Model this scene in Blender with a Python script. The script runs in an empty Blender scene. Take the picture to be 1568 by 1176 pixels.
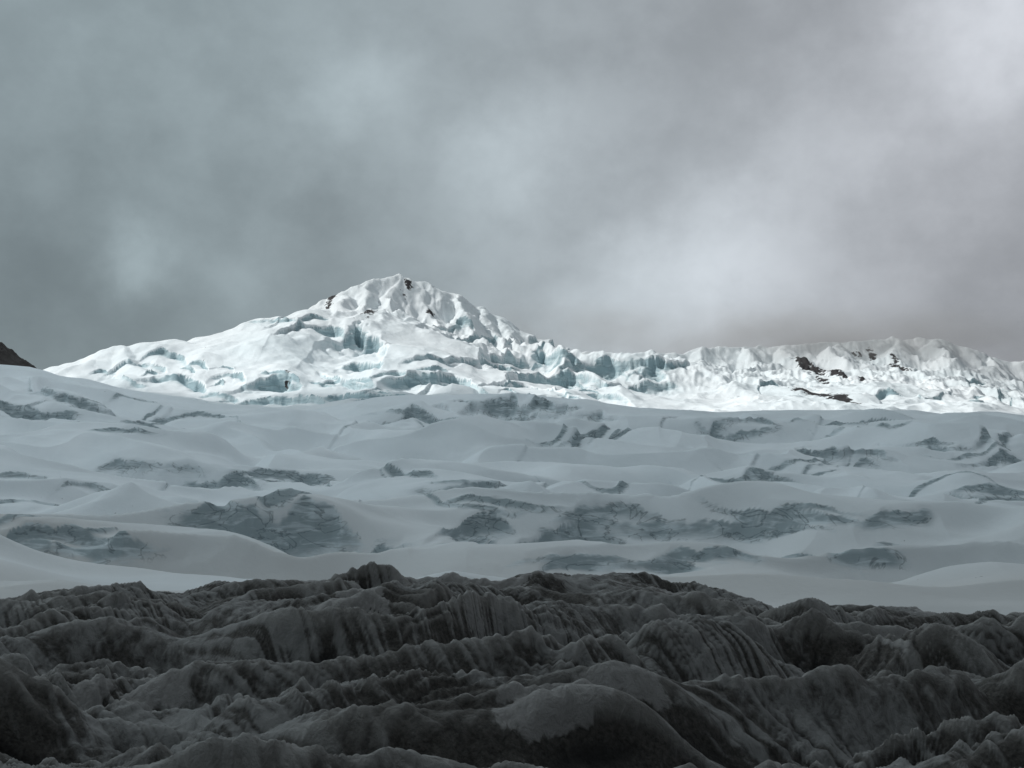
import bpy, math, numpy as np
from mathutils import Vector
F=784/math.tan(math.radians(20)); TH=math.atan(272/F)
def ray(px,py):
    X=(px-784)/F; Z=(588-py)/F
    yy=math.cos(TH)-Z*math.sin(TH); zz=math.sin(TH)+Z*math.cos(TH)
    return X/yy, zz/yy
# ---------- noise ----------
def perlin(x,y,seed=0):
    rng=np.random.RandomState(seed); p=rng.permutation(256); p=np.concatenate([p,p,p]).astype(np.int32)
    ang=rng.rand(256)*2*np.pi; gx=np.cos(ang).astype(np.float32); gy=np.sin(ang).astype(np.float32)
    xf=np.floor(x); yf=np.floor(y); xi=xf.astype(np.int32)&255; yi=yf.astype(np.int32)&255
    dx=(x-xf).astype(np.float32); dy=(y-yf).astype(np.float32)
    u=dx*dx*dx*(dx*(dx*6-15)+10); v=dy*dy*dy*(dy*(dy*6-15)+10)
    def g(ix,iy,ax,ay):
        h=p[p[ix&255]+(iy&255)]; return gx[h]*ax+gy[h]*ay
    a=g(xi,yi,dx,dy); b=g(xi+1,yi,dx-1,dy); c=g(xi,yi+1,dx,dy-1); d=g(xi+1,yi+1,dx-1,dy-1)
    ab=a+(b-a)*u
    return 1.5*(ab+((c+(d-c)*u)-ab)*v)
def fbm(x,y,o,seed=0,gain=.5,lac=2.03):
    s=0;a=1
    for i in range(o):
        s=s+a*perlin(x,y,seed+i*7); x=x*lac+3.7; y=y*lac+1.3; a*=gain
    return s
def ridged(x,y,o,seed=0,gain=.5,lac=2.07):
    s=0;a=1;w=1
    for i in range(o):
        n=1-np.abs(perlin(x,y,seed+i*5)); n=n*n*w; s=s+a*n; w=np.clip(n*1.6,0,1); x=x*lac+2.1;y=y*lac+5.3;a*=gain
    return s
def sstep(a,b,x):
    t=np.clip((x-a)/(b-a),0,1); return t*t*(3-2*t)
def smax(a,b,k): return .5*(a+b+np.sqrt((a-b)**2+k*k))
def profile(pts):
    us=[];ts=[]
    for p in pts:
        u,t=ray(*p); us.append(u); ts.append(t)
    return lambda U: np.interp(U,us,ts)
def blur(v,sig):
    k=np.exp(-.5*(np.arange(-3*sig,3*sig+1)/sig)**2); k/=k.sum()
    return np.convolve(np.pad(v,3*sig,mode='edge'),k,'valid')
def fan(pxa,pxb,nc,ys):
    us=np.linspace(ray(pxa,700)[0],ray(pxb,700)[0],nc)
    U,Y=np.meshgrid(us,ys); return us,U,Y,U*Y
def make(name,X,Y,Z,attrs,mat):
    r,c=X.shape; me=bpy.data.meshes.new(name)
    co=np.stack([X,Y,Z],-1).reshape(-1).astype(np.float32)
    idx=np.arange(r*c).reshape(r,c)
    q=np.stack([idx[:-1,:-1],idx[:-1,1:],idx[1:,1:],idx[1:,:-1]],-1).reshape(-1,4)
    me.vertices.add(r*c); me.vertices.foreach_set('co',co)
    me.loops.add(q.size); me.loops.foreach_set('vertex_index',q.reshape(-1).astype(np.int32))
    me.polygons.add(len(q)); me.polygons.foreach_set('loop_start',(np.arange(len(q))*4).astype(np.int32))
    me.polygons.foreach_set('use_smooth',np.ones(len(q),bool))
    me.update(calc_edges=True)
    for k,v in attrs.items():
        a=me.attributes.new(k,'FLOAT','POINT'); a.data.foreach_set('value',np.ascontiguousarray(v,dtype=np.float32).reshape(-1))
    me.materials.append(mat)
    ob=bpy.data.objects.new(name,me); bpy.context.scene.collection.objects.link(ob); return ob
class Look:
    def __init__(s,us,ys,Z):
        s.us=us; s.ys=ys; s.T=Z/ys[:,None]
    def __call__(s,px,py):
        u,t=ray(px,py); j=int(np.clip(np.searchsorted(s.us,u),0,len(s.us)-1))
        col=s.T[:,j]; w=np.where(col>=t)[0]
        i=w[0] if len(w) else int(np.argmax(col))
        return u*s.ys[i], s.ys[i]
def scarps(feats,us,ys,X,Y,Z,ice,wf=.7,Lf=9.,seed=11,lipn=1.,sc=35.,kh=1.,kd=1.,pv=.8,wmin=0.,tl=3.):
    L=Look(us,ys,Z)
    NZ=fbm(X/sc,Y/sc,4,seed,.5); NZ2=perlin(X/(sc/4),Y/sc,seed+3)
    for (px,py,hw,dl,dr,dp) in feats:
        hw*=kh; dp*=kd
        x0,y0=L(px,py); xl,yl=L(px-hw*.8,py+dl); xr,yr=L(px+hw*.8,py+dr)
        a=hw/F*y0; d=dp/F*y0
        yl=np.clip(yl,y0-tl*a,y0+tl*a); yr=np.clip(yr,y0-tl*a,y0+tl*a)
        lo=min(yl,yr,y0)-abs(yl-yr)*.3-2*abs((yr+yl)/2-y0)-d*Lf*4-20; hi=max(yl,yr,y0)+abs(yl-yr)*.3+d*9+20
        i0,i1=np.searchsorted(ys,[lo,hi]); i1=min(i1+1,len(ys)); yA,yB=ys[i0],ys[min(i1,len(ys)-1)]
        cs=[(x0+e*a)/v for e in (-1,1) for v in (yA,yB)]
        j0,j1=np.searchsorted(us,[min(cs),max(cs)])
        if i1-i0<3 or j1-j0<2: continue
        sl=(slice(i0,i1),slice(j0,j1))
        x=X[sl]; y=Y[sl]; nz=NZ[sl]; nz2=NZ2[sl]
        s=(x-x0)/a; m=np.abs(s)<1
        c1=(yr-yl)/2; c2=(yr+yl)/2-y0; q=s/.8
        lip=y0+c1*q+c2*q*q+nz*(d+wmin*.6)*1.3*lipn+nz2*d*.35
        prof=np.where(m,np.clip(1-s*s,0,1),0)**.8*np.clip(1+pv*nz,.1,2)
        w=max(d*wf,wmin); dy=lip-y; kk=d*.9+wmin*.4
        Z[sl]-=d*prof*sstep(0,w,dy)*np.exp(-np.clip(dy-w,0,None)/(d*Lf))
        Z[sl]+=.2*d*prof*np.exp(-(np.clip(-dy,0,None)/(d*3+wmin))**2)*sstep(.3*w,-.3*w,dy)
        k=prof*sstep(-.1*w,.25*w,dy)*np.exp(-np.clip(dy-w*.6,0,None)/kk)
        ice[sl]=np.maximum(ice[sl],np.clip(k,0,1))
def more(feats,rng,p=1.):
    out=list(feats)
    for (px,py,hw,dl,dr,dp) in feats:
        if hw>50 and rng.rand()<p:
            for _ in range(rng.randint(1,4)):
                o=rng.uniform(-hw*.7,hw*.7); h=hw*rng.uniform(.3,.7)
                out.append((px+o,py+rng.uniform(-.5,1.3)*dp+ (dl if o<0 else dr)*(o/hw)**2,h,dl*.4*rng.rand(),dr*.4*rng.rand(),dp*rng.uniform(.2,.45)))
    return out
# ---------- material helpers ----------
class NT:
    def __init__(s,nt): s.nt=nt
    def n(s,t,**k):
        x=s.nt.nodes.new(t)
        for a,b in k.items(): setattr(x,a,b)
        return x
    def put(s,sock,v):
        if isinstance(v,bpy.types.NodeSocket): s.nt.links.new(v,sock)
        else: sock.default_value=v
    def m(s,op,a,b=0.,c=None,clamp=False):
        x=s.n('ShaderNodeMath',operation=op,use_clamp=clamp); s.put(x.inputs[0],a); s.put(x.inputs[1],b)
        if c is not None: s.put(x.inputs[2],c)
        return x.outputs[0]
    def vm(s,op,a,b=(0,0,0)):
        x=s.n('ShaderNodeVectorMath',operation=op); s.put(x.inputs[0],a)
        if op not in ('NORMALIZE','LENGTH'): s.put(x.inputs[1],b)
        return x.outputs['Value'] if op in ('DOT_PRODUCT','LENGTH') else x.outputs[0]
    def mix(s,f,a,b):
        x=s.n('ShaderNodeMix',data_type='RGBA'); s.put(x.inputs[0],f); s.put(x.inputs[6],a); s.put(x.inputs[7],b); return x.outputs[2]
    def noise(s,vec,scale,detail=5,rough=.6,dist=0.):
        x=s.n('ShaderNodeTexNoise'); s.put(x.inputs['Vector'],vec); x.inputs['Scale'].default_value=scale
        x.inputs['Detail'].default_value=detail; x.inputs['Roughness'].default_value=rough; x.inputs['Distortion'].default_value=dist
        return x.outputs['Fac']
    def mr(s,v,a,b,c=0.,d=1.):
        x=s.n('ShaderNodeMapRange',interpolation_type='SMOOTHSTEP'); s.put(x.inputs[0],v)
        for i,q in enumerate((a,b,c,d)): s.put(x.inputs[i+1],q)
        return x.outputs[0]
    def attr(s,name): return s.n('ShaderNodeAttribute',attribute_name=name).outputs['Fac']
    def pos(s,sc=(1,1,1)):
        g=s.n('ShaderNodeNewGeometry').outputs['Position']; return s.vm('MULTIPLY',g,sc)
def newmat(name):
    m=bpy.data.materials.new(name); m.use_nodes=True; T=NT(m.node_tree); b=m.node_tree.nodes['Principled BSDF']; return m,T,b
C=lambda r,g,b:(r,g,b,1)
def snowmat(name,snow,snow2,ice,ice2,rock,nsc,bump,crack,fr=(.14,.55)):
    m,T,b=newmat(name)
    p=T.pos(); n1=T.noise(T.pos((1,.5,1)),nsc*.05,5)
    n2=T.noise(T.pos((.3,.12,1.3)),nsc*.8,5,.6,.9)          # layered firn bands on cliff faces
    sn=T.mix(T.mr(n1,.35,.68),snow,snow2)
    sn=T.mix(T.mr(T.attr('dirt'),0.,1.,0.,.8),sn,C(.60,.60,.59))
    a=T.attr('ice')
    ic=T.mix(T.mr(T.m('SUBTRACT',n2,T.m('MULTIPLY',a,.18)),.30,.52),ice,ice2)  # lip shading put into the colour: ice darkens where the mask is strong
    f=T.mr(T.m('ADD',a,T.m('MULTIPLY',T.m('SUBTRACT',n2,.5),1.1)),fr[0],fr[1])
    col=T.mix(f,sn,ic)
    # narrow dark cracks inside the broken ice
    n4=T.noise(T.pos((.5,.25,.9)),nsc*.35,4,.55,1.2)
    cr=T.m('ABSOLUTE',T.m('SUBTRACT',n4,.5)); cr=T.m('MULTIPLY',T.mr(cr,.0,.03,1.,0.),T.mr(a,.2,.6))
    col=T.mix(T.m('MULTIPLY',cr,crack),col,C(.10,.13,.14))
    n3=T.noise(T.pos((1,1,.7)),nsc*.8,7,.65)
    r=T.mr(T.m('ADD',T.attr('rock'),T.m('MULTIPLY',T.m('SUBTRACT',n3,.5),2.4)),.50,.58)
    rc=T.mix(T.noise(p,nsc*2,4),rock,tuple(2.5*c for c in rock[:3])+(1,))
    col=T.mix(r,col,rc)
    T.put(b.inputs['Base Color'],col); b.inputs['Roughness'].default_value=.75
    b.inputs['Specular IOR Level'].default_value=.2
    bp=T.n('ShaderNodeBump'); bp.inputs['Strength'].default_value=bump; bp.inputs['Distance'].default_value=.8/nsc
    T.put(bp.inputs['Height'],T.m('ADD',T.m('MULTIPLY',n3,.5),T.m('MULTIPLY',n2,T.m('ADD',T.m('MULTIPLY',f,.6),.1)))); T.put(b.inputs['Normal'],bp.outputs[0])
    return m
# ================= skylines =================
mid_sky=profile([(-400,575),(-100,556),(0,558),(45,562),(90,575),(160,587),(250,605),(330,618),(400,625),(470,625),(520,616),(570,608),(640,603),(720,601),(780,603),(830,607),(880,614),(930,627),(980,633),(1050,631),(1110,629),(1200,627),(1300,627),(1400,631),(1440,636),(1500,633),(1568,641),(1700,645),(2000,640)])
fg_crest=profile([(-300,925),(0,914),(90,897),(170,891),(200,896),(280,907),(330,887),(420,884),(500,882),(590,874),(640,882),(700,882),(760,887),(820,870),(870,877),(930,870),(1000,874),(1030,887),(1060,884),(1120,902),(1190,927),(1250,920),(1340,927),(1430,932),(1500,935),(1540,952),(1568,940),(1900,950)])
sky_pts=[(-300,640),(0,600),(80,568),(140,553),(190,528),(250,525),(310,523),(350,512),(380,498),(400,489),(440,481),(490,472),(515,445),(530,438),(560,428),(590,424),(610,420),(625,430),(650,438),(690,448),(720,462),(750,480),(780,500),(820,517),(870,528),(930,537),(990,541),(1040,542),(1070,530),(1110,532),(1150,528),(1210,526),(1280,522),(1320,522),(1380,515),(1420,518),(1470,530),(1510,545),(1568,556),(1700,580),(2000,640)]
mt_sky=profile(sky_pts)
rng=np.random.RandomState(4)
# ================= foreground broken ice =================
ys=np.concatenate([np.linspace(35,80,40)[:-1],np.linspace(80,345,950)])
us,U,Y,X=fan(-300,1870,1300,ys)
tc=fg_crest(U)
zc=300*tc-1.0; zn=-15.
s=(Y-95)/205
Z=zn+(zc-zn)*np.clip(s,-.35,1.0)
nearer=(1-.75*sstep(240,300,Y))
w1=fbm(X/80,Y/60,3,3)*23
p=(Y-.42*X+w1)/36.; fr=p-np.floor(p)
saw=np.where(fr<.3,sstep(0,.3,fr),(1-(fr-.3)/.7)**1.3)
amp=(5.4+4.2*perlin(X/65,Y/65,21))*nearer
wob=fbm(X/38,Y/36,2,33)*13
p2=(Y-.2*X+w1*.4+wob)/15.; fr2=p2-np.floor(p2)
saw2=np.where(fr2<.35,sstep(0,.35,fr2),(1-(fr2-.35)/.65)**1.2)
Z+=(saw-.5)*amp*1.3+(saw2-.5)*2.8*nearer*np.clip(1+1.4*perlin(X/28,Y/28,41),0,2)
p3=(Y-.6*X+wob*.6+fbm(X/14,Y/14,2,36)*4)/6.3; fr3=p3-np.floor(p3)
Z+=(np.where(fr3<.35,sstep(0,.35,fr3),1-(fr3-.35)/.65)-.5)*1.35*np.clip(.5+1.3*perlin(X/20,Y/20,47),0,1.5)*nearer
p4=(Y-.8*X+wob*.8+fbm(X/6,Y/6,2,38)*2)/2.6; fr4=p4-np.floor(p4)
Z+=(np.where(fr4<.4,sstep(0,.4,fr4),1-(fr4-.4)/.6)-.5)*.42*np.clip(.5+1.5*perlin(X/14,Y/14,48),0,1.3)
Z+=fbm(X/26,Y/22,2,43)*.9*nearer
pit=sstep(.3,.75,fbm(X/30+.5+Y/60,Y/16,2,49))
Z-=pit*2.6*nearer
# meltwater flutes running down the faces, leaning to the right
qd=fbm(X/60,Y/60,2,53)
q=X+(1.3+.2*qd)*(Y-190)+fbm(X/26,Y/26,2,51)*7
fm=np.clip(.75+.9*fbm(X/30,Y/30,2,57),.25,1.25)
fl=1-np.abs(perlin(q/5.2,Y/30+X/70,61))*1.8
fl2=1-np.abs(perlin(q/2.1,Y/18,66))*1.8
fl3=1-np.abs(perlin(q/.95+3,Y/9,69))*1.8
Z+=(fl*.7*(.25+.75*nearer)+fl2*.42*(.3+.7*nearer)+fl3*.2)*fm-.8
Z+=fbm(X/4,Y/4,3,79,.5)*.2+fbm(X/1.9,Y/1.9,2,81,.5)*.09
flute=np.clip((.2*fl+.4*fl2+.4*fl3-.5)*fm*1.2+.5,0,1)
sm=sstep(.42,.7,fbm(X/26+.3,Y/26,2,91))*.9
uS,_=ray(742,950); yS=262.; sm=np.maximum(sm,1.4*np.exp(-((X-uS*yS)/9.5)**4-((Y-yS)/28)**4))
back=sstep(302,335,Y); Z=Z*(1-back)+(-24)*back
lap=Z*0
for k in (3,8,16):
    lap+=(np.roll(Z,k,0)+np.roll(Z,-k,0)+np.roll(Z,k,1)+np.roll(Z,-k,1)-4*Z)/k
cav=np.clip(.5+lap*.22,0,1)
m,T,b=newmat('debris_covered_ice')
st=T.noise(T.vm('MULTIPLY',T.pos(),(1.0,.7,.55)),.7,6,.62,.6); big=T.noise(T.pos(),.05,4); fine=T.noise(T.pos(),2.5,5,.65)
dark=T.mix(T.mr(fine,.3,.7),C(.028,.026,.023),C(.085,.079,.072))
icec=T.mix(st,C(.12,.123,.124),C(.36,.362,.355))
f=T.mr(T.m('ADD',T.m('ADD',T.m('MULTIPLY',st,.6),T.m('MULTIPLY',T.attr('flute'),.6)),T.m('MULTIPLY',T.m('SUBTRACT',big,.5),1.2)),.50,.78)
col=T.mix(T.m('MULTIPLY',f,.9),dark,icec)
col=T.mix(T.mr(T.attr('cav'),.53,.85,0.,.94),col,C(.008,.008,.008))  # shade of the hollows painted in: concave spots go near black
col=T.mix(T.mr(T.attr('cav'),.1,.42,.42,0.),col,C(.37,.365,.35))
col=T.mix(T.mr(T.m('ADD',T.attr('snow'),T.m('SUBTRACT',st,.5)),.6,.8,0.,.7),col,C(.34,.335,.33))
T.put(b.inputs['Base Color'],col); b.inputs['Roughness'].default_value=.65; b.inputs['Specular IOR Level'].default_value=.3
bp=T.n('ShaderNodeBump'); bp.inputs['Strength'].default_value=.8; bp.inputs['Distance'].default_value=.7
T.put(bp.inputs['Height'],T.m('ADD',st,T.m('MULTIPLY',fine,.3))); T.put(b.inputs['Normal'],bp.outputs[0])
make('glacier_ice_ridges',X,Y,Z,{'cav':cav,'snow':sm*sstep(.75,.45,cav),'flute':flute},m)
# ================= snowfield =================
ys=np.concatenate([np.linspace(322,1820,1000),np.linspace(1824,2300,50)])
us,U,Y,X=fan(-300,1870,1150,ys)
s=np.clip((Y-350)/1450,0,1)
tm=mid_sky(U); tmb=np.broadcast_to(blur(mid_sky(us),22),U.shape); bl=sstep(.75,1.,s); tmx=tm*bl+tmb*(1-bl)
T0=-.055; t=T0+(tmx-T0)*s**.72
Z=Y*t
Z=np.where(Y>1800,1800*tm-(Y-1800)*.25,Z)
tap=1-.8*sstep(1650,1790,Y)
# long rolling swells: gentle backs, steeper fronts
Xs=X+fbm(X/200,Y/200,2,8)*60; Ys=Y+fbm(X/250,Y/160,2,9)*50
sw=fbm(Xs/300,Ys/170,3,5,.45)
Z+=(sw*26-np.abs(fbm(Xs/210+.4*Ys/190,Ys/110,2,15))*26+9)*tap*sstep(320,600,Y)
Z+=(ridged(Xs/130+Ys/300,Ys/70,2,17)-1.1)*4*tap*sstep(320,600,Y)
Z+=fbm(X/60,Y/30,2,25)*.8
ice=np.zeros_like(Z)
feats=[(240,700,70,14,14,11),(100,602,110,-20,40,14),(60,625,60,-6,14,10),(460,727,75,12,10,9),(350,735,60,8,8,6),(430,758,110,8,0,4),(600,719,60,8,8,7),(740,738,90,8,2,12),(400,781,115,6,10,14),
(520,798,75,18,18,11),(580,818,50,6,8,9),(720,812,55,25,6,12),(860,800,95,40,25,17),(940,770,70,20,8,10),(1060,792,130,0,6,9),(1200,796,90,-8,6,5),(1370,790,50,12,2,9),
(1250,690,100,14,10,12),(1230,712,80,6,-6,6),(1390,718,70,2,10,9),(1500,662,110,14,-4,13),(1545,690,80,12,6,9),(650,630,95,20,14,12),(800,613,110,6,24,18),(920,652,110,30,-12,9),
(1100,640,80,14,10,10),(1340,640,100,6,6,7),(70,806,100,14,10,15),(180,818,80,10,4,12),(20,722,50,8,8,9),(30,765,50,6,6,8),(160,742,45,8,8,6),
(1000,852,60,8,12,8),(1080,842,70,10,6,8),(880,858,45,8,2,6),(1180,728,35,6,6,6),(1530,755,70,0,4,5),
(230,650,70,10,10,6),(-60,680,90,10,20,12),(1650,720,90,10,10,12),(1640,660,90,10,10,12),(-80,780,90,10,10,14)]
scarps(more(feats,rng,.8),us,ys,X,Y,Z,ice,kh=1.4,kd=.85,pv=.8,sc=45.,wmin=6.,tl=1.3)
small=[(rng.uniform(-250,1850),rng.uniform(640,860),rng.uniform(40,130),rng.uniform(-4,8),rng.uniform(-4,8),rng.uniform(1.2,3)) for _ in range(16)]
scarps(small,us,ys,X,Y,Z,ice,seed=19,sc=60.,wmin=6.,tl=1.)
# long thin open crevasses
cv=[(960,739,170,-2,-12,2.2),(1110,735,90,4,-6,2),(1220,700,150,10,-4,2.5),(480,742,180,3,-3,2),(1400,756,150,4,-4,2),(960,655,150,24,-10,3),(700,766,140,-3,6,2),(1200,772,140,-8,10,2.2),(250,640,160,-12,8,2),(1150,810,120,3,4,2.5)]
scarps(cv,us,ys,X,Y,Z,ice,seed=23,Lf=5,lipn=1.5,kd=1.3,pv=.4,sc=60.,wmin=5.,tl=1.)
Z+=fbm(X/18,Y/18,3,27)*np.clip(ice,0,1)*1.8
dirt=sstep(1000,480,Y)*(.75+.5*fbm(X/200,Y/120,2,28))
m=snowmat('glacier_snow',C(.79,.84,.87),C(.72,.775,.805),C(.34,.405,.43),C(.60,.67,.70),C(.05,.05,.05),.25,.22,.55,(.2,.85))
make('glacier_snowfield',X,Y,Z,{'ice':ice,'rock':ice*0,'dirt':np.clip(dirt,0,1)},m)
# ================= mountain =================
ys=np.linspace(1900,4700,800)
us,U,Y,X=fan(-300,1870,1450,ys)
pxs=784+U*F
cy1=blur(np.interp(784+us*F,[-200,80,300,440,500,610,780,990,1280,1600],[2500,2500,2800,2900,3300,3500,3700,3900,4200,4300]),25)
crestY=np.broadcast_to(cy1,U.shape)
ts=np.broadcast_to(np.minimum(blur(mt_sky(us),28),mt_sky(us)+.004),U.shape)
ts=np.broadcast_to(blur(ts[0],10),U.shape); tm=mid_sky(U)-.012
s=np.clip((Y-1950)/(crestY-1950),0,1)
back=np.clip(Y-crestY,0,None)
Z=np.where(back>0,crestY*(ts-.014)-back*.5,Y*(tm+(ts-.014-tm)*s**.85))
R=[([(500,468,3300),(515,445,3350),(530,438,3400),(560,428,3450),(590,424,3480),(610,420,3500),(625,430,3530),(650,438,3560),(690,448,3620),(720,462,3660),(750,480,3700),(780,500,3720),(820,517,3760),(870,528,3800),(930,537,3850),(990,541,3900),(1040,542,3960),(1070,530,4000),(1110,532,4050),(1150,528,4100),(1210,526,4150),(1280,522,4200),(1320,522,4230),(1380,515,4300),(1420,518,4300),(1470,530,4300),(1510,545,4300),(1568,556,4300),(1700,580,4300),(1900,620,4300)],.95),
([(-200,625,2350),(20,585,2400),(80,568,2500),(140,552,2580),(190,528,2700),(250,525,2750),(310,523,2800),(350,512,2850),(380,498,2900),(400,489,2920),(440,484,2900),(475,478,3100),(500,468,3300)],.42),
([(445,486,2880),(430,510,2740),(405,550,2550),(380,600,2350)],.42),
([(190,528,2700),(230,560,2500),(300,600,2300)],.45),
([(610,420,3500),(588,448,3390),(606,478,3260),(590,505,3130),(640,545,2950),(700,600,2600)],.9),
([(560,428,3450),(548,470,3250),(556,500,3100)],.85),
([(515,445,3350),(524,475,3200),(505,500,3050)],.85),
([(690,448,3620),(702,480,3430),(728,505,3280),(735,540,3080),(800,590,2750)],.85),
([(650,438,3560),(646,468,3410),(668,495,3270),(660,520,3150)],.95),
([(730,466,3670),(752,500,3480),(770,520,3350)],.8),
([(750,480,3700),(790,516,3450),(860,530,3400),(950,545,3350),(1040,546,3400)],.5),
([(860,532,3380),(900,570,3050),(960,610,2750)],.5),
([(1070,530,4000),(1060,565,3700),(1080,610,3200)],.65),([(1150,528,4100),(1150,565,3800),(1170,610,3400)],.7),([(1210,526,4150),(1222,560,3900),(1235,610,3500)],.7),
([(1280,522,4200),(1290,565,3850),(1310,615,3450)],.7),([(1380,515,4300),(1365,560,3950),(1390,615,3450)],.65),([(1420,518,4300),(1450,560,3950),(1480,615,3450)],.65),([(1510,545,4300),(1540,580,4000),(1560,625,3500)],.75)]
wx=X+fbm(X/200,Y/200,4,101,.5)*32; wy=Y+fbm(X/200,Y/200,4,111,.5)*32
tent=np.full_like(Z,-1e4)
for pts,sl in R:
    P=[]
    for (a,b_,c) in pts:
        u,t=ray(a,b_); P.append((u*c,c,t*c))
    for (x1,y1,z1),(x2,y2,z2) in zip(P[:-1],P[1:]):
        dx,dy=x2-x1,y2-y1; h=np.clip(((wx-x1)*dx+(wy-y1)*dy)/(dx*dx+dy*dy),0,1)
        d=np.hypot(wx-x1-h*dx,wy-y1-h*dy)
        tent=np.maximum(tent,z1+(z2-z1)*h-sl*(np.sqrt(d*d+36)-6))
Z=smax(Z,tent,10)-1
right=sstep(1020,1120,pxs)
peak=np.exp(-((pxs-630)/150)**4)*sstep(3000,3200,Y)
nearcrest=1-.75*np.exp(-((Y-crestY)/110)**2)
Z+=fbm(X/210,Y/230,3,121,.4)*16*sstep(1950,2300,Y)*(1-.6*sstep(3200,3500,Y))
Z+=(ridged(X/120,Y/170,3,125)-1.1)*(4+7*right+7*sstep(3000,3300,Y))*sstep(2000,2400,Y)*nearcrest
Z+=(ridged(X/60+Y/300,Y/85,4,128)-1.1)*9*peak*nearcrest
# snow flutings, only on the steep upper faces
steep=sstep(3100,3350,Y)
Z-=np.abs(perlin((X+.12*Y+fbm(X/90,Y/90,2,132)*22)/30,Y/230,133))*12*steep*nearcrest*np.clip(.6+1.2*perlin(X/90,Y/140,134),0,1.3)
Z-=np.abs(perlin((X-.2*Y)/15,Y/120,135))*4.5*steep*(.7+.5*right)*nearcrest
Z+=fbm(X/70,Y/70,3,141)*2.3
ice=np.zeros_like(Z)
mf=[(225,552,45,6,10,9),(265,540,45,6,8,7),(190,575,50,0,12,7),(280,575,60,4,20,10),(420,575,50,18,14,16),(330,598,50,6,6,8),(440,600,70,10,8,10),(500,500,45,6,22,13),(560,508,50,14,20,28),(560,545,40,8,12,15),(530,575,60,-6,14,9),
(640,572,50,8,8,17),(700,578,45,6,14,14),(600,600,60,6,6,8),(540,598,40,6,6,8),(690,500,40,6,4,7),(725,512,40,6,6,7),(740,545,50,14,14,15),(800,540,60,12,4,19),(850,520,80,4,6,9),(850,568,75,14,12,19),(800,584,60,10,12,13),(930,550,80,4,6,15),(1010,554,50,4,4,9),(980,578,60,8,8,12),(900,600,60,10,10,12),
(420,485,40,6,4,7),(470,482,35,4,6,7),(1480,585,60,8,8,7),(1440,600,60,6,8,6),(1350,600,50,6,6,6),(1180,585,50,6,6,5),(1530,605,60,6,6,6),(660,545,40,6,6,7),(360,570,30,4,8,8)]
scarps(more(mf,rng,.6),us,ys,X,Y,Z,ice,wf=.45,Lf=5.,seed=29,lipn=.9,sc=80.,kh=1.1,kd=1.15,wmin=7.)
sm_=[(rng.uniform(520,1000),rng.uniform(560,615),rng.uniform(15,40),rng.uniform(0,8),rng.uniform(0,8),rng.uniform(2,6)) for _ in range(30)]+[(rng.uniform(150,520),rng.uniform(555,612),rng.uniform(12,30),rng.uniform(0,8),rng.uniform(0,8),rng.uniform(2,5)) for _ in range(14)]
scarps(sm_,us,ys,X,Y,Z,ice,wf=.45,Lf=5.,seed=39,lipn=.8,sc=60.,wmin=7.)
# seracs: blocky columns in the ice cliffs
blk=np.floor(perlin(X/42,Y/50,44)*5)/5+np.abs(perlin(X/16,Y/30,45))*.4
Z+=blk*9*np.clip(ice,0,1)
rock=np.zeros_like(Z); L=Look(us,ys,Z)
for (px,py,rx,ry,st_) in [(1243,562,17,10,1.05),(1229,549,10,6,1.),(1282,571,11,7,1.05),(1254,603,30,14,1.15),(1236,600,18,11,1.1),(1288,612,20,8,1.),(1312,542,9,5,.75),(1338,548,8,8,.8),(1376,560,11,10,.85),(1370,550,7,9,.75),(1318,578,7,6,.78),(1262,586,10,5,.8),
  (624,431,10,5,.72),(508,456,10,12,.8),(560,478,20,4,.7),(660,478,8,5,.65),(618,455,7,6,.6),(440,590,8,4,.65)]:
    x0,y0=L(px,py); _,ya=L(px,py+ry); _,yb=L(px,py-ry)
    a=rx/F*y0; bb=np.clip(abs(yb-ya)/2,18,130)
    rock=np.maximum(rock,st_*np.exp(-((X-x0)/a)**2-((Y-y0)/bb)**2))
m=snowmat('mountain_snow',C(.82,.86,.88),C(.75,.815,.84),C(.34,.46,.50),C(.56,.67,.70),C(.022,.021,.022),.08,.4,.3)
make('snowy_mountain',X,Y,Z,{'ice':ice,'rock':rock,'dirt':rock*0},m)
# ================= dark rock outcrop, left =================
gx=np.linspace(-1,1,160); GX,GY=np.meshgrid(gx,gx)
u0,t0=ray(-40,535); cy=1900.
hx=GX*120; hy=GY*120
r=np.hypot(GX*1.0,GY)
H=64*(1-r)-30+ridged(hx/38,hy/38,5,151)*14*np.clip(1-r,0,1)
mr_,T,b=newmat('dark_rock'); n=T.noise(T.pos(),.15,7,.7)
T.put(b.inputs['Base Color'],T.mix(n,C(.02,.018,.017),C(.075,.065,.06))); b.inputs['Roughness'].default_value=.9
bp=T.n('ShaderNodeBump'); bp.inputs['Distance'].default_value=3; T.put(bp.inputs['Height'],n); T.put(b.inputs['Normal'],bp.outputs[0])
make('rock_outcrop',hx+u0*cy,hy+cy,H+t0*cy-20,{},mr_)
# ================= ground =================
me,T,b=newmat('ground_ice'); T.put(b.inputs['Base Color'],T.mix(T.noise(T.pos(),.02,6),C(.08,.08,.08),C(.35,.38,.4)))
g=np.linspace(-12000,12000,60); GX,GY=np.meshgrid(g,g)
make('ground',GX,GY,fbm(GX/3000,GY/3000,2,161)*8-70,{},me)
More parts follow.
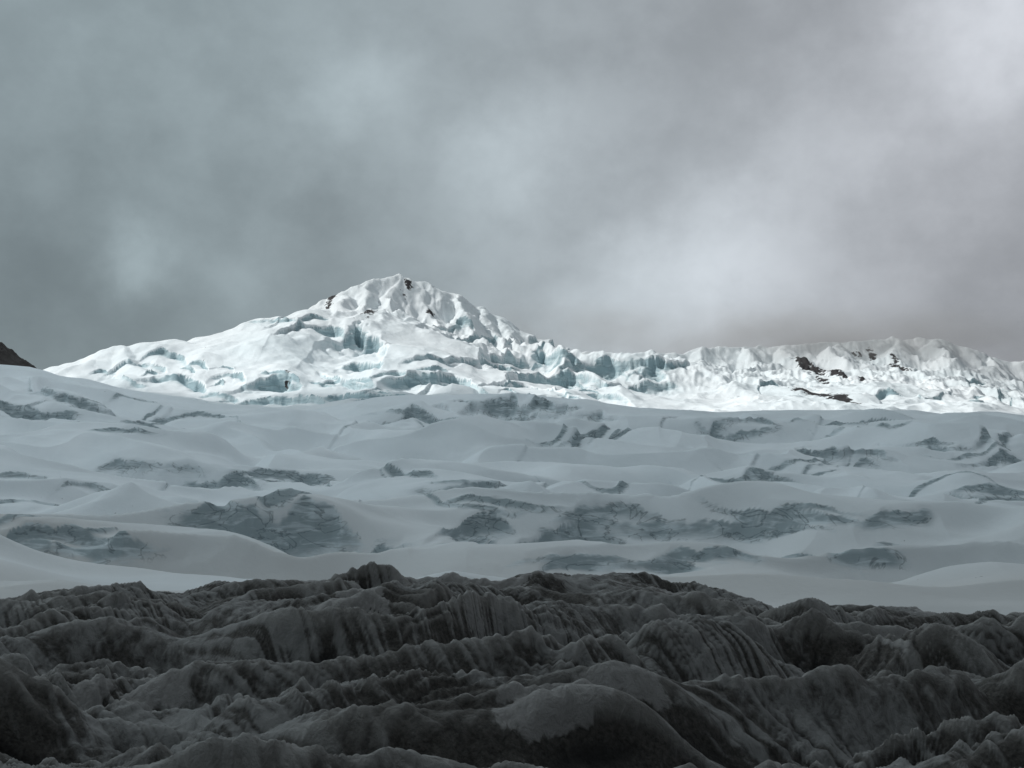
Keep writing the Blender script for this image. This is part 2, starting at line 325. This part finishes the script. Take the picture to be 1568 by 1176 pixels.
# ================= mist clinging to the ridge (real volumes) =================
import bmesh
def mist(px,py,dist,rx,ry,rz,dens,seed):
    u,t=ray(px,py); me=bpy.data.meshes.new('mist'); bm=bmesh.new(); bmesh.ops.create_icosphere(bm,subdivisions=3,radius=1.0); bm.to_mesh(me); bm.free()
    ob=bpy.data.objects.new('mist',me); ob.location=(u*dist,dist,t*dist); ob.scale=(rx,ry,rz); bpy.context.scene.collection.objects.link(ob)
    m=bpy.data.materials.new('mist_vapour'); m.use_nodes=True; T=NT(m.node_tree); m.node_tree.nodes.remove(m.node_tree.nodes['Principled BSDF'])
    oc=T.n('ShaderNodeTexCoord').outputs['Object']; r=T.vm('LENGTH',oc)
    fall=T.mr(r,.1,.97,1.,0.); nn=T.noise(T.vm('ADD',T.pos((1,1,1.6)),(seed,0,0)),.0035,4,.55)
    dd=T.m('MULTIPLY',T.m('MULTIPLY',fall,T.mr(nn,.36,.64)),dens)
    v=T.n('ShaderNodeVolumeScatter'); v.inputs['Color'].default_value=C(1.,1.,1.); T.put(v.inputs['Density'],dd); v.inputs['Anisotropy'].default_value=0.
    m.node_tree.links.new(v.outputs[0],m.node_tree.nodes['Material Output'].inputs['Volume']); me.materials.append(m)
mist(1230,530,4200,1050,420,170,.004,0)
mist(850,510,3850,420,260,130,.003,900)
# ================= sun & cloud =================
S=Vector((-.66,.06,.68)).normalized()
mc,T,b=newmat('cloud_vapour'); nt=mc.node_tree; nt.nodes.remove(b)
df=T.n('ShaderNodeBsdfDiffuse'); df.inputs[0].default_value=C(.6,.62,.64)
sx=T.n('ShaderNodeSeparateXYZ'); T.put(sx.inputs[0],T.pos())
fill_gain=T.m('MULTIPLY',T.mr(sx.outputs['Y'],-900.,900.,.33,1.7),T.mr(sx.outputs['X'],1800.,-1600.,.5,1.5))  # translucency of the out-of-frame deck graded by position to steer the fill light
tc_=T.n('ShaderNodeVectorMath',operation='SCALE'); T.put(tc_.inputs[0],T.mix(T.noise(T.pos(),.0012,5),C(.50,.57,.61),C(.66,.73,.77))); T.put(tc_.inputs[3],fill_gain)
tr=T.n('ShaderNodeBsdfTranslucent'); T.put(tr.inputs[0],tc_.outputs[0])
mx=T.n('ShaderNodeMixShader'); mx.inputs[0].default_value=.55
nt.links.new(df.outputs[0],mx.inputs[1]); nt.links.new(tr.outputs[0],mx.inputs[2])
tp=T.n('ShaderNodeBsdfTransparent'); m2=T.n('ShaderNodeMixShader'); T.put(m2.inputs[0],T.attr('cover'))
nt.links.new(tp.outputs[0],m2.inputs[1]); nt.links.new(mx.outputs[0],m2.inputs[2])
nt.links.new(m2.outputs[0],nt.nodes['Material Output'].inputs[0])
XX,YY=np.meshgrid(np.linspace(-4500,3500,240),np.linspace(-2500,4700,260))
edge=2110+np.interp(XX,[-3000,-1500,-700,0,1500],[250,230,40,0,100])+fbm(XX/300,YY/900,3,171)*90
dens=sstep(edge+130,edge-40,YY)
thin=.55*sstep(-500,100,XX+fbm(XX/400,YY/400,3,175)*350)*np.clip(.9+.8*fbm(XX/250,YY/250,3,177),0,1.3)
dens=np.maximum(dens,np.clip(thin,0,.7)*sstep(4700,4300,YY))
make('cloud',XX,YY,1500+np.clip(YY-2150,0,None)*.36+fbm(XX/500,YY/500,5,181)*90,{'cover':dens},mc)
sd=bpy.data.lights.new('sun','SUN'); sd.energy=2.95; sd.angle=math.radians(2.5); sd.color=(1,.98,.95)
so=bpy.data.objects.new('sun',sd); so.rotation_euler=S.to_track_quat('Z','Y').to_euler(); so.location=(0,0,3000); bpy.context.scene.collection.objects.link(so)
# ================= sky =================
w=bpy.data.worlds.new("World"); bpy.context.scene.world=w; w.use_nodes=True; T=NT(w.node_tree); bg=w.node_tree.nodes['Background']
sky=T.n('ShaderNodeTexSky',sky_type='NISHITA'); sky.sun_disc=False; sky.sun_elevation=math.asin(S.z); sky.sun_rotation=math.atan2(S.x,S.y)
D=T.n('ShaderNodeTexCoord').outputs['Generated']
nz=T.n('ShaderNodeTexNoise'); T.put(nz.inputs['Vector'],D); nz.inputs['Scale'].default_value=13; nz.inputs['Detail'].default_value=6; nz.inputs['Roughness'].default_value=.56
off=T.vm('MULTIPLY',T.vm('SUBTRACT',nz.outputs['Color'],(.5,.5,.5)),(.08,.08,.08))
DW=T.vm('NORMALIZE',T.vm('ADD',D,off))
tot=.335
for (px,py,r,a) in [(1060,450,190,.24),(960,500,110,.10),(1130,340,180,.06),(780,240,100,.14),(570,140,85,.11),(480,180,70,.06),(240,390,50,.13),(380,410,70,.06),(700,420,110,.05),(1520,20,130,.25),(1450,230,260,.10),(1320,200,100,.05),(60,450,280,-.11),(450,350,140,-.04),(950,330,80,-.05),(900,60,260,.03),(100,60,250,.02),(1560,540,170,-.05),(330,230,150,.02)]:
    u,t=ray(px,py); v=Vector((u,1,t)).normalized(); k=2/((r/F)**2)
    e=T.m('EXPONENT',T.m('MULTIPLY',T.m('SUBTRACT',T.vm('DOT_PRODUCT',DW,tuple(v)),1.),k))
    tot=T.m('ADD',T.m('MULTIPLY',e,a),tot)
n1=T.noise(T.vm('MULTIPLY',D,(1,1,1.2)),11,7,.58,0.)
tot=T.m('MULTIPLY',tot,T.mr(n1,.28,.72,.88,1.12))
sx=T.n('ShaderNodeSeparateXYZ'); T.put(sx.inputs[0],D)
tot=T.m('MULTIPLY',tot,T.mr(sx.outputs['Y'],-.6,.5,.3,1.))
tint=T.mix(T.mr(sx.outputs['X'],-.3,.35),C(.84,1.02,1.08),C(.96,1.0,1.07))
sc=T.n('ShaderNodeVectorMath',operation='SCALE'); T.put(sc.inputs[0],T.vm('MULTIPLY',tint,(10,10,10))); T.put(sc.inputs[3],tot)
T.put(bg.inputs[0],T.mix(.96,sky.outputs[0],sc.outputs[0])); bg.inputs[1].default_value=.1
# ================= camera =================
cd=bpy.data.cameras.new('camera'); cd.lens=18/math.tan(math.radians(20)); cd.sensor_width=36; cd.clip_end=40000
co=bpy.data.objects.new('camera',cd); co.rotation_euler=(math.pi/2+TH,0,0); bpy.context.scene.collection.objects.link(co); bpy.context.scene.camera=co
vs=bpy.context.scene.view_settings; vs.view_transform='Standard'; vs.look='None'; vs.exposure=0
